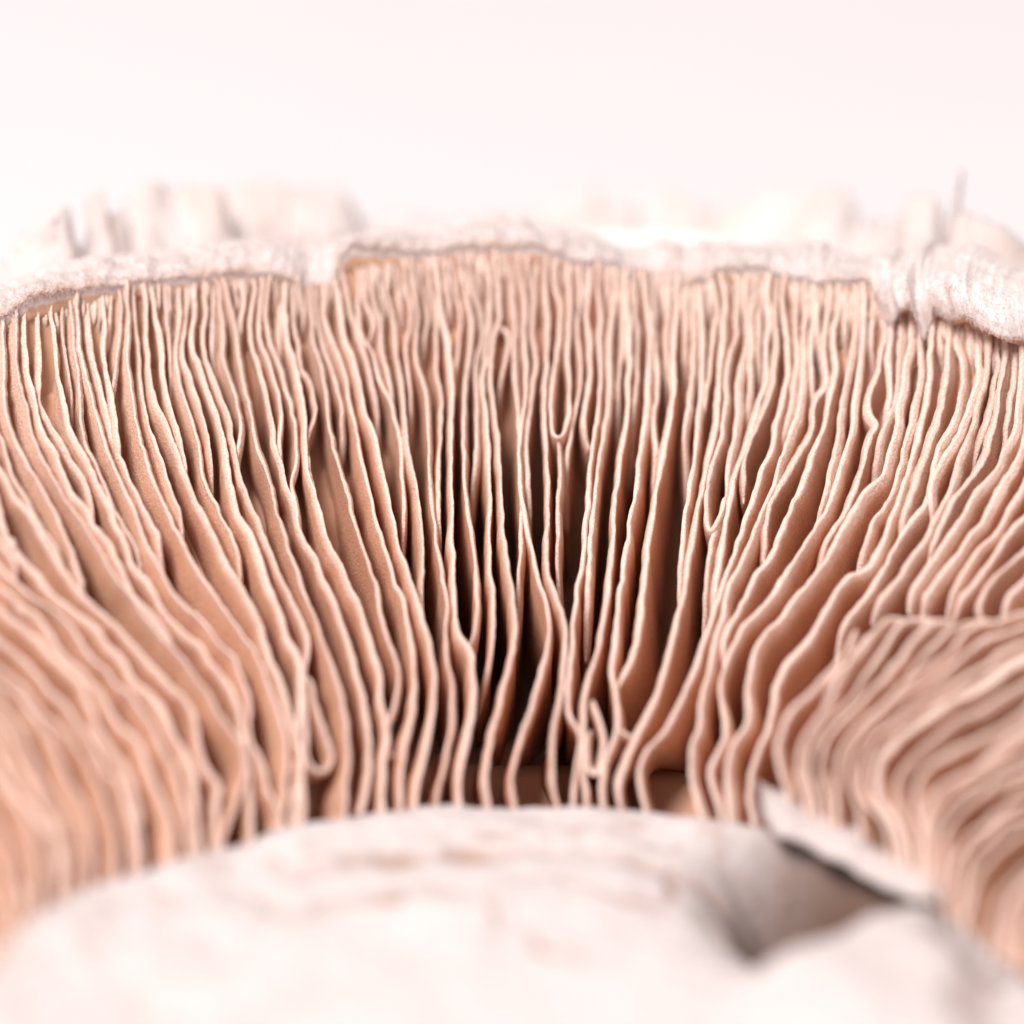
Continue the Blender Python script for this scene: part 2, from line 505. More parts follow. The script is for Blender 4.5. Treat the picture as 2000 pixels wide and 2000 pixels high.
add('S', 'A1', '1290,40 1315,250 1335,420 1330,560 1325,690 1360,830 1395,960 1405,1110 1412,1300 1425,1500', 'B1', '1440,0 1450,180 1480,280 1500,400 1525,560 1515,700 1515,830 1520,950 1550,1050 1560,1180 1555,1350 1530,1500 1500,1620 1470,1750 1465,1860')
add('E', 'A1', '1340,40 1370,250 1405,400 1396,520 1376,640 1371,750 1366,825')
add('E', 'A1', '1390,40 1420,260 1450,420 1455,600 1460,740 1490,900 1486,1040 1490,1170 1480,1300 1475,1450 1470,1600', 'B1', '1472,0 1490,130 1481,265')
add('S', 'A2', '155,40 180,240 210,440 240,560 250,720 270,900 266,1060 262,1200 266,1500', 'B2', '271,0 271,200 280,400 290,600 310,740 345,790 380,840 400,940 408,1080 400,1250 370,1420 328,1600 315,1860')
add('E', 'A2', '205,40 240,180 246,300 257,480 246,555')
add('E', 'A2', '265,30 290,250 326,420 320,560 302,700 286,850 276,970 270,1055')
add('J', 'A2', '310,30 350,250 385,420 390,560 370,680 352,850 345,1020 340,1200 345,1400 355,1560', 'B2', '375,0 400,200 424,400 428,540 415,680 398,760 372,800 345,790')
add('E', 'A2', '360,30 390,250 430,380 460,500 440,620 417,740 425,900 430,1050 425,1200 412,1350 402,1500 392,1620')
add('E', 'A2', '412,30 450,250 461,330 452,350')
add('E', 'A2', '470,30 500,200 510,330 500,460 482,600 470,750 462,900 480,1050 500,1200 505,1400 505,1600', 'B2', '500,0 502,200 512,360 530,530 531,700 520,850 492,980 470,1100')
add('S', 'A2', '540,30 560,250 575,350 580,420 550,480 530,560 520,700 512,850 530,1000 550,1150 562,1350 575,1550', 'B2', '580,0 595,180 612,320 640,480 660,600 660,760 632,950 582,1150 530,1350 492,1550 482,1700 500,1800')
add('E', 'A2', '545,520 560,475 585,462 612,485 630,560 612,680 582,800 566,900 570,1000')
add('E', 'A2', '590,30 600,250 625,300')
add('E', 'A2', '630,30 645,250 660,400 655,560 660,700 666,850 680,1000 690,1200 690,1400 700,1550', 'B2', '702,0 700,150 690,330 680,500 670,600')
add('S', 'A2', '690,20 690,200 730,340 722,480 715,600 735,760 728,950 706,1100 692,1250 692,1450 708,1600', 'B2', '718,0 742,120 780,280 820,450 860,560 880,700 870,850 830,1000 780,1180 722,1360 672,1540 642,1680 660,1800')
add('E', 'A2', '740,20 755,250 752,320')
add('E', 'A2', '822,20 790,200 795,330 776,450 776,560 800,680 786,800 766,950 746,1100 737,1250 741,1400 750,1600', 'B2', '760,0 768,100')
add('S', 'A2', '870,20 850,200 855,330 870,450 870,600 860,750 850,900 850,1050 860,1250 870,1450', 'B2', '868,0 860,150 866,330 890,430 930,540 970,640 980,750 975,900 960,1080 930,1250 907,1400 900,1550 905,1700 925,1820')
add('J', 'A2', '920,30 910,220 940,340 940,480 930,650 906,800 895,950 895,1080 905,1180 932,1222 974,1170 1000,1050 1010,900 1000,750 995,600 1010,450 1010,300 1003,60')
add('E', 'A2', '933,1215 950,1350 940,1500', 'B2', '936,0 935,150 936,330 945,480')
add('E', 'A2', '960,40 972,220 966,285')
add('E', 'A2', '1070,60 1070,330 1060,480 1070,620 1076,780 1065,930 1035,1080 1006,1200 990,1350 985,1550')
add('E', 'A2', '1036,50 1045,190')
add('J', 'A2', '1140,60 1125,300 1110,430 1130,600 1135,780 1120,900 1100,1050 1096,1130 1116,1195 1145,1215')
add('S', 'A2', '1180,60 1180,260 1200,430 1195,600 1195,760 1200,900 1180,1050 1156,1180 1140,1300 1130,1450 1122,1600', 'B2', '1108,0 1100,150 1080,330 1052,500 1035,650 1028,800 1015,950 998,1080 988,1190 1000,1280 1040,1335 1072,1385 1062,1500 1035,1650 1030,1870')
add('E', 'A2', '1257,70 1240,280 1236,425')
add('E', 'A2', '1292,90 1285,300 1262,450 1250,600 1250,760 1250,900 1240,1050 1210,1200 1187,1350 1167,1500', 'B2', '1152,0 1137,150 1130,320 1125,450 1112,600 1100,720')
add('E', 'A2', '1312,90 1320,300 1340,430 1340,560 1326,700 1316,850 1306,1000 1300,1130')
add('S', 'A2', '1352,110 1365,330 1390,480 1386,620 1386,780 1376,930 1365,1080 1342,1200 1322,1350 1306,1500', 'B2', '1286,0 1280,170 1262,350 1240,520 1220,680 1190,850 1150,980 1110,1090 1095,1200 1100,1350 1090,1500 1095,1650 1110,1740 1115,1850')
add('J', 'B2', '1150,1180 1200,1290 1215,1400 1210,1530 1190,1640 1150,1665 1115,1600 1105,1480 1120,1370 1160,1320')
add('E', 'A2', '1432,130 1420,380 1440,520 1431,680 1430,800 1410,930 1400,1050 1390,1180 1360,1280')
add('S', 'A2', '1462,140 1490,380 1510,500 1505,680 1500,840 1490,1000 1470,1150 1450,1300 1430,1450 1410,1600', 'B2', '1390,0 1370,170 1345,350 1320,520 1300,680 1280,850 1265,1000 1287,1090 1303,1200 1308,1350 1270,1470 1222,1600 1205,1720 1205,1870')
# --- right side
add('E', 'A3', '285,150 300,360 291,412')
add('E', 'A3', '245,150 245,400 255,550 260,700 265,850 265,930 250,1030 250,1150 260,1250 240,1400 230,1560')
add('E', 'A3', '350,150 345,400 325,520 320,650 325,800 320,930 310,980')
add('J', 'A3', '390,150 390,400 380,560 375,720 380,870 370,1000 345,1130 320,1250 290,1400 260,1540', 'B3', '237,0 215,150 195,350 180,520 160,700 130,850 90,970 40,1060 5,1105')
add('J', 'B2', '1310,1360 1345,1395 1385,1420 1420,1395 1450,1340')
add('E', 'A3', '445,160 440,400 435,560 440,700 430,820')
add('E', 'A3', '490,150 490,400 500,560 490,720 480,870 460,1000 440,1150 440,1300 440,1420')
add('E', 'A3', '540,150 545,400 550,560 545,720 540,870 535,1000 515,1150 500,1300 480,1450 460,1600', 'B3', '440,0 425,150 415,330 400,500 380,600')
add('J', 'A3', '590,140 640,320 640,450 620,560 600,700 590,830 570,950 545,1060')
add('E', 'A3', '565,150 600,380 600,480')
add('S', 'A3', '650,110 690,300 690,500 680,650 660,800 655,940 640,1100 610,1250 580,1400 550,1550', 'B3', '522,0 490,180 460,350 430,530 390,700 340,880 290,1060 240,1200 170,1350 100,1500 40,1650 20,1730 40,1850')
add('J', 'A3', '755,90 760,300 755,430 758,560 720,680 700,800 700,930 690,1080 660,1220 612,1350 590,1450 580,1600 580,1720 595,1805 640,1740 680,1640 695,1500')
add('E', 'A3', '830,110 820,300 820,450 830,560 800,680 780,800 775,950 770,1080 740,1220 715,1350 706,1500 695,1620 650,1730 603,1810', 'B3', '606,180 590,270 570,400 550,520 530,630')
add('E', 'A3', '868,110 870,300 850,420 860,560 850,700 850,830 832,950 822,1060 822,1180')
add('E', 'A3', '925,110 910,320 910,450 910,580 900,720 895,830 905,915')
add('J', 'A3', '985,110 960,320 975,450 960,600 960,750 950,850 910,950 880,1080 840,1200 800,1320 760,1420 730,1550', 'B3', '712,0 690,120 665,280 642,400 635,500 610,590')
add('J', 'A3', '1025,130 1010,380 1020,520 1020,640 1010,760 1000,870 960,970 920,1080 860,1190 822,1310 810,1450 808,1570')
add('S', 'A3', '1070,150 1060,400 1080,550 1080,680 1090,780 1070,900 1040,1020 1010,1150 990,1280 930,1390 900,1490 860,1610', 'B3', '838,0 790,140 740,280 700,400 670,500 610,660 560,800 510,950 460,1080 400,1220 320,1370 220,1480 170,1580 160,1700 190,1850')
add('E', 'A3', '1145,170 1130,430 1130,580 1150,700 1120,830 1110,960 1080,1080 1040,1180 1010,1290 1000,1390')
add('S', 'A3', '1190,170 1190,430 1180,560 1185,700 1180,850 1160,1000 1130,1130 1080,1270 1030,1380 1000,1490 960,1600', 'B3', '930,0 880,120 820,260 770,380 720,450 690,600 650,760 600,950 565,1100 545,1220 530,1380 480,1460 480,1600 500,1750 540,1870')
add('E', 'A3', '1240,190 1260,400 1240,520 1230,650 1230,800 1230,950 1225,1080 1215,1150')
add('E', 'A3', '1290,190 1280,500 1290,650 1305,780')
add('J', 'A3', '1340,170 1350,350 1325,480 1310,600 1315,700 1340,800 1330,870 1280,920 1255,1000 1250,1100 1220,1200 1150,1300 1080,1420 1020,1530 970,1640', 'B3', '942,100 935,260')
add('J', 'A3', '1400,170 1400,400 1370,500 1375,640 1385,760 1360,900 1330,1030 1300,1160 1250,1280 1200,1430 1150,1560', 'B3', '1100,0 1050,130 1000,230 930,320 880,400 840,500 780,620 730,710 690,800 680,900 685,970')
add('E', 'A4', '490,170 480,400 470,520 470,620 500,680')
add('E', 'A4', '545,170 560,400 540,520 520,660 500,800 475,930 450,1060 425,1200 400,1330 375,1450 330,1570 290,1680 260,1770 240,1850')
add('S', 'A4', '585,170 600,400 590,560 575,700 555,850 540,1000 530,1120 500,1240 460,1370 420,1500 370,1640', 'B4', '330,20 250,160 170,290 80,440', 'B3', '960,560 900,640 830,710 760,810 700,920 670,1060 665,1180 690,1290 700,1390 650,1490 600,1590 600,1700 640,1820')
add('E', 'A4', '630,170 650,400 645,560 640,680 660,770 670,800')
add('E', 'A4', '700,200 735,480 720,600 700,720 690,800 650,880 625,980 625,1050 655,1090 690,1105 640,1170 620,1260 590,1370 550,1480 500,1590', 'B4', '440,20 370,140 310,250 270,360 256,430')
add('J', 'A4', '770,300 765,560 755,700 765,850 755,980 735,1060 690,1100')
add('E', 'A4', '835,250 825,620 810,750 815,870 790,980 740,1080 700,1200 660,1330 630,1430 622,1515')
add('S', 'A4', '893,250 895,600 870,720 850,850 830,980 810,1100 790,1230 750,1350 720,1450 640,1510 590,1590', 'B4', '535,0 480,90 420,200 340,330 250,440 150,560 50,680', 'B3', '960,740 890,850 850,960 840,1090 840,1220 830,1350 760,1440 720,1550 700,1700 720,1850')
add('E', 'A4', '935,350 950,680 940,850 910,980 880,1120 850,1230 820,1370 780,1500 720,1620', 'B4', '660,20 620,120 560,230 510,340 496,395')
add('S', 'A4', '1010,300 1030,560 1020,700 1010,850 990,1000 960,1120 920,1240 890,1370 850,1500 810,1620', 'B4', '780,0 750,130 690,250 620,350 540,390 480,430 420,530 340,670 270,790 170,900 80,1010 40,1080', 'B3', '1000,1180 970,1350 900,1500 850,1650 840,1800 860,1930')
add('E', 'A4', '1070,300 1080,560 1080,700 1095,785')
add('J', 'A4', '1130,310 1130,560 1120,700 1110,850 1090,1000 1060,1120 1020,1220 970,1340 930,1480 880,1600 850,1690 820,1790')
add('E', 'A4', '1180,350 1180,600 1210,700 1210,850 1190,1000 1150,1120 1080,1220 1040,1330 1020,1450 990,1580', 'B4', '905,10 840,110 770,230 700,360 620,500 540,590 470,680 420,780 370,900 320,1000')
add('E', 'A4', '1240,400 1260,680 1285,775')
add('J', 'A4', '1300,420 1320,690 1310,820 1270,950 1240,1080 1190,1190 1110,1300 1060,1400 1025,1500 1012,1600 1010,1700')
add('E', 'A4', '1370,450 1380,720 1360,850 1320,970 1290,1100 1250,1220 1200,1350 1160,1480 1110,1600', 'B4', '1065,10 1000,150 920,260 840,380 760,480 690,570 640,650')
add('E', 'A4', '1422,470 1440,740 1420,860 1390,980 1360,1110 1310,1210 1260,1310 1230,1420 1230,1480')
add('J', 'A4', '1490,480 1480,780 1450,900 1440,1020 1410,1150 1370,1280 1300,1400 1230,1500 1150,1600 1105,1700', 'B4', '1050,180 980,290')
add('E', 'A4', '1550,500 1540,800 1510,950 1500,1080 1470,1200 1430,1320 1390,1420')
add('E', 'A4', '1600,500 1590,820 1570,1000 1550,1150 1480,1290 1430,1390 1340,1500 1270,1600', 'B4', '1235,10 1150,130 1060,260 970,390 900,490 860,600')
add('E', 'A4', '1660,900 1610,1220 1540,1370 1470,1480 1400,1590', 'B4', '1345,20 1280,110 1200,230 1100,340 1040,430 980,520 930,620')
add('E', 'A4', '1720,1200 1610,1480 1540,1600', 'B4', '1490,10 1410,130 1330,210 1250,330 1180,460 1110,600')
add('E', 'A4', '1760,1450 1680,1590', 'B4', '1610,20 1520,100 1440,220 1370,340 1300,440 1200,560 1140,640')
add('E', 'B4', '1700,120 1610,230 1500,330 1400,420 1340,500 1320,600 1330,680')
add('E', 'B4', '1760,260 1640,390 1560,470 1490,560 1450,650')
# --- the raised lobe on the right, nearer than the gills behind it
LB = 1.6
add('S', 'B4', '560,740 500,850 430,950 330,1050 220,1160 120,1270 70,1380 60,1500 80,1650 110,1730', lift=LB)
add('S', 'B4', '870,690 810,655 730,690 660,770 580,880 510,960 440,1080 380,1200 310,1300 240,1400 200,1520 190,1680 220,1790', lift=LB)
add('S', 'B4', '1160,690 1050,690 950,760 870,860 800,960 700,1060 580,1180 470,1290 390,1380 340,1480 320,1600 350,1760', lift=LB)
add('S', 'B4', '1640,620 1450,680 1300,700 1220,770 1140,880 1050,960 930,1040 830,1120 740,1220 620,1320 520,1420 460,1510 430,1640 430,1800', lift=LB)
add('S', 'B4', '1640,790 1470,850 1400,920 1280,980 1150,1080 1000,1160 880,1240 760,1330 660,1420 600,1540 570,1680 600,1800 680,1890', lift=LB)
add('S', 'B4', '1640,890 1480,980 1350,1080 1200,1150 1080,1220 960,1300 850,1380 760,1470 690,1580 670,1700 690,1810 760,1920', lift=LB, th=0.34)
add('S', 'B4', '1640,1220 1490,1330 1370,1400 1230,1460 1100,1540 980,1620 930,1740 920,1850 950,1990', lift=LB)
add('S', 'B4', '1640,1370 1480,1480 1350,1600 1200,1670 1050,1780 990,1932 1000,2080', lift=LB)
add('S', 'B4', '1640,1590 1450,1680 1300,1780 1170,1890 1090,2020 1080,2160', lift=LB)
add('S', 'B4', '1660,1780 1500,1850 1360,1950 1240,2060 1180,2200', lift=LB)
add('S', 'B4', '1680,1980 1520,2060 1400,2160 1320,2290', lift=LB)
add('S', 'B4', '1700,2180 1560,2270 1470,2400', lift=LB)
add('S', 'B4', '1760,2330 1620,2450 1530,2580 1500,2720', lift=LB)
add('S', 'B4', '1780,2500 1660,2610 1590,2740 1580,2850', lift=LB)


_tops = sorted(g[1][0][0] for g in G if g[2] == 0 and 0 < g[1][0][0] < 2000 and g[1][0][1] < 720)
_lowx = [0, 54, 217, 417, 543, 645, 686, 813, 951, 1041, 1200, 1350, 1463, 1608, 1700, 1820, 1880, 2000]
_lowy = [622, 580, 552, 532, 528, 550, 480, 492, 476, 476, 515, 546, 519, 548, 545, 598, 620, 655]
_r3 = np.random.default_rng(3)
for xa, xb in zip(_tops[:-1], _tops[1:]):
    if xb - xa > 15.5:
        xm_ = (xa + xb) / 2
        y0_ = float(np.interp(xm_, _lowx, _lowy)) - 6
        Ln = _r3.uniform(45, 120)
        drift = -0.10 if xm_ < 600 else (0.04 if xm_ < 1300 else -0.05)
        G.append(('E', [(xm_, y0_), (xm_ + _r3.uniform(-2, 2), y0_ + Ln * 0.35), (xm_ - drift * Ln * 0.4, y0_ + Ln * 0.7), (xm_ - drift * Ln, y0_ + Ln)], 0.0, None))
_lobe = [g for g in G if g[2] > 0]
for (e0, p0, l0, t0), (e1, p1, l1, t1) in zip(_lobe[:-1], _lobe[1:]):
    q0, q1 = catmull(p0, 4.0), catmull(p1, 4.0)
    nn = 12
    a0 = q0[np.linspace(0, len(q0) - 1, nn).astype(int)]
    a1 = q1[np.linspace(0, len(q1) - 1, nn).astype(int)]
    f = 0.5 + 0.12 * noise1(np.arange(nn) * 0.5, len(G), 2)[:, None]
    mid = a0 * (1 - f) + a1 * f
    if len(G) % 2:
        G.append(('S', [tuple(v) for v in mid], l0 - 0.35, 0.16))
    else:
        G.append(('E', [tuple(v) for v in mid[:8]], l0 - 0.3, 0.16))


def gill_mesh(E3, dirs, dep, half, seed, edge_up, taper=False, base=0.05):
    """sheet along edge curve E3 (n,3), hanging along dirs by dep; half = half thickness at the edge"""
    n = len(E3)
    t = np.gradient(E3, axis=0)
    t /= np.linalg.norm(t, axis=1, keepdims=True) + 1e-9
    wv = np.cross(t, dirs)
    wv /= np.linalg.norm(wv, axis=1, keepdims=True) + 1e-9
    s = np.r_[0, np.cumsum(np.linalg.norm(np.diff(E3, axis=0), axis=1))]
    hw = half * (1 + 0.26 * noise1(s * 1.1 + 3, seed, 3))
    tp = np.ones(n)
    if taper:
        tp = 0.3 + 0.7 * np.clip((s[-1] - s) / 0.6, 0, 1) ** 0.5
        hw = hw * tp
    jag = 0.050 * noise1(s * 2.3, seed + 1, 3) + 0.024 * noise1(s * 8.0, seed + 2, 1)
    lat = 0.028 * noise1(s * 1.5, seed + 3, 3)
    wob = noise1(s * 0.45, seed + 4, 2)
    top = E3 - dirs * (edge_up + jag)[:, None] + wv * lat[:, None]
    # cross-section: (across, down as multiple of hw) for the rounded edge, then down the faces
    arc = [(math.cos(a), 1 - math.sin(a)) for a in np.radians([0, 35, 65, 90, 115, 145, 180])]
    rows = [0.05, 0.10, 0.18, 0.30, 0.50, 0.75, 1.0]
    cols, edge = [], []
    dep = dep + edge_up
    for k in rows[::-1]:
        d = np.maximum(dep * k, hw * 1.2)
        off = wob * 0.16 * k + 0.05 * np.sin(k * 5 + seed)
        cols.append(top + dirs * d[:, None] + wv * (hw + base * (1 - np.exp(-d / 0.45)) * tp + off)[:, None])
        edge.append(np.clip(1 - (d - 0.06) / 0.45, 0, 1) ** 1.6 * 0.8)
    for (cx, dn) in arc:
        cols.append(top + dirs * (dn * hw)[:, None] + wv * (cx * hw)[:, None])
        edge.append(np.full(n, 1.0))
    for k in rows:
        d = np.maximum(dep * k, hw * 1.2)
        off = wob * 0.16 * k + 0.05 * np.sin(k * 5 + seed)
        cols.append(top + dirs * d[:, None] + wv * (-hw - base * (1 - np.exp(-d / 0.45)) * tp + off)[:, None])
        edge.append(np.clip(1 - (d - 0.06) / 0.45, 0, 1) ** 1.6 * 0.8)
    V = np.stack(cols, 1)
    m = V.shape[1]
    F = grid_faces(n, m).tolist()
    F.append(list(range(m))[::-1])
    F.append([(n - 1) * m + j for j in range(m)])
    pale = np.clip((np.hypot(E3[:, 0], E3[:, 1]) - 23.0) / 6.0, 0, 1) * 0.8
    return V.reshape(-1, 3), F, {'edge': np.stack(edge, 1).reshape(-1), 'pale': np.repeat(pale, m)}


def gill_dirs(P):
    r = np.hypot(P[:, 0], P[:, 1])
    s = slope(r)
    k = np.sqrt(1 + s * s)
    return np.stack([P[:, 0] / r * s / k, P[:, 1] / r * s / k, -1 / k], 1)


def smooth3(P, it=2):
    for _ in range(it):
        Q = P.copy()
        Q[1:-1] = 0.25 * P[:-2] + 0.5 * P[1:-1] + 0.25 * P[2:]
        P = Q
    return P


def build_gills():
    for gi, (end, px, lift, th) in enumerate(G):
        px = np.array(px)
        if end == 'E' and px[-1, 0] > 1670 and px[-1, 1] > 1130 and lift == 0:
            end = 'J'
        if end == 'S':                               # run on to the foot of the gill at the stem
            p, q = px[-1], px[-2]
            for _ in range(60):
                if p[1] >= np.interp(p[0], STEM[:, 0], STEM[:, 1]) + 14:
                    break
                d = (p - q) / (np.linalg.norm(p - q) + 1e-9)
                d = d * 0.8 + np.array([0, 0.2])
                q, p = p, p + d / np.linalg.norm(d) * 12
                px = np.vstack([px, p])
        ly = np.interp(px[0, 0], LOW[:, 0], LOW[:, 1])
        tucked = False
        if lift == 0 and -10 < px[0, 0] < 2010 and px[0, 1] < ly + 110 and px[0, 1] > ly - 30:     # tuck the top under the margin
            px = np.vstack([[px[0, 0], ly - 9], px]) if px[0, 1] > ly + 4 else px
            tucked = True
        c = catmull(px, 5.0)
        lv = lift * (0.45 + 0.55 * np.clip(np.linspace(0, 1, len(c)) / 0.35, 0, 1))
        P = cast(c, lv[:, None])
        r0 = math.hypot(P[0, 0], P[0, 1])
        if (px[0, 0] < 12 or px[0, 0] > 1985) and r0 < 28.5:      # runs out of the frame: carry it on to the margin
            d0 = P[0] - P[min(6, len(P) - 1)]
            a0 = math.atan2(P[0, 0], P[0, 1])
            rr = np.arange(r0 + 0.2, 29.4, 0.25)
            tw = (a0 - math.atan2(P[min(6, len(P) - 1), 0], P[min(6, len(P) - 1), 1])) / max(0.3, r0 - math.hypot(*P[min(6, len(P) - 1), :2]))
            tw = max(-0.02, min(0.02, tw))
            aa = a0 + tw * 3 * (1 - np.exp(-(rr - r0) / 3))
            fade = np.clip((29.4 - rr) / 10, 0, 1)
            ext = np.stack([rr * np.sin(aa), rr * np.cos(aa), prof(rr) + lift * 0.45 * fade], 1)
            P = np.vstack([ext[::-1], P])
        P = smooth3(P, 3)
        P = catmull(P[::2] if len(P) > 20 else P, 0.13)
        P = smooth3(P, 2)
        n = len(P)
        r = np.hypot(P[:, 0], P[:, 1])
        s = np.r_[0, np.cumsum(np.linalg.norm(np.diff(P, axis=0), axis=1))]
        dep = deep(r, azf(P[:, 0], P[:, 1])) + 0.35 + lift
        up = 0.10 * noise1(s * 0.25 + gi, gi + 50, 2)
        if end == 'E':
            up = up - 0.18
            L = min(1.9, s[-1] * 0.4)
            k = np.clip((s - (s[-1] - L)) / L, 0, 1)
            up = up - np.minimum(dep * 0.97, 2.0) * k ** 1.7
        if tucked:
            up = up - 0.16 * np.clip(1 - s / 0.5, 0, 1) ** 1.3
        if end == 'J':
            up = up - 0.04 - 0.55 * np.clip((s - (s[-1] - 0.6)) / 0.6, 0, 1) ** 1.5
        xm = float(np.mean(px[:, 0]))
        half = th or (0.050 + 0.032 * np.clip((xm - 850) / 750, 0, 1))
        half = half * rng.uniform(0.88, 1.12) if not th else th * 0.4
        if not th and lift > 0:
            half = 0.07
        if xm < 330 and px[0, 1] > 1150:
            half = 0.048
        V, F, e = gill_mesh(P, gill_dirs(P), np.maximum(dep, 0.3), half, gi + 1, up, taper=end != 'S', base=(0.4 if lift > 0 or (xm < 330 and px[0, 1] > 1100) else 1.0) * (0.05 + 0.055 * np.clip((xm - 1150) / 500, 0, 1)) * np.clip((30.5 - r) / 6.0, 0.25, 1))
        mesh_obj('gill', V, F, M_GILL, mush, e)
    # the rest of the ring, beside and in front of the frame
    k = 0
    a = 84.0
    while a < 290:
        rr = np.arange(29.4, 13.7 if k % 2 == 0 else (18 + 6 * rng.random()), -0.3)
        aa = np.radians(a) + 0.02 * noise1(rr * 0.3, 300 + k, 2)
        P = np.stack([rr * np.sin(aa), rr * np.cos(aa), prof(rr)], 1)
        s = 29.4 - rr
        up = np.full(len(rr), -0.02)
        dep = deep(rr, azf(P[:, 0], P[:, 1])) + 0.35
        if k % 2:
            up = up - dep * 0.95 * np.clip((s - (s[-1] - 1.6)) / 1.6, 0, 1) ** 2.4
        V, F, e = gill_mesh(P, gill_dirs(P), dep, 0.13, 400 + k, up)
        mesh_obj('gill', V, F, M_GILL, mush, e)
        a += rng.uniform(1.5, 1.9) if (a > 262 or a < 98) else rng.uniform(8.2, 9.4)
        k += 1



# ------------------------------------------------------------------ stem: broad cut face with cracks, a torn pit and a raised lobe
CRACKS = [
    (0.30, [(569, 1705), (621, 1700), (688, 1674), (776, 1659), (880, 1652), (983, 1654), (1078, 1648), (1181, 1654), (1285, 1674), (1362, 1674), (1492, 1690)]),
    (0.22, [(445, 1747), (497, 1752), (543, 1783), (611, 1783), (637, 1760), (751, 1757), (802, 1731), (870, 1736), (937, 1757)]),
    (0.16, [(1000, 1718), (1078, 1700), (1129, 1690)]),
    (0.20, [(1109, 1716), (1197, 1742), (1238, 1752), (1310, 1752)]),
    (0.14, [(1316, 1680), (1312, 1736)]),
    (0.22, [(1378, 1736), (1414, 1762), (1445, 1783)]),
    (0.12, [(1026, 1820), (1067, 1866), (1155, 1897)]),
    (0.10, [(965, 1720), (960, 1780), (985, 1830)]),
    (0.14, [(920, 1612), (960, 1618), (1010, 1614)]), (0.12, [(600, 1640), (640, 1632)]), (0.12, [(1240, 1620), (1290, 1630), (1340, 1622)]),
]


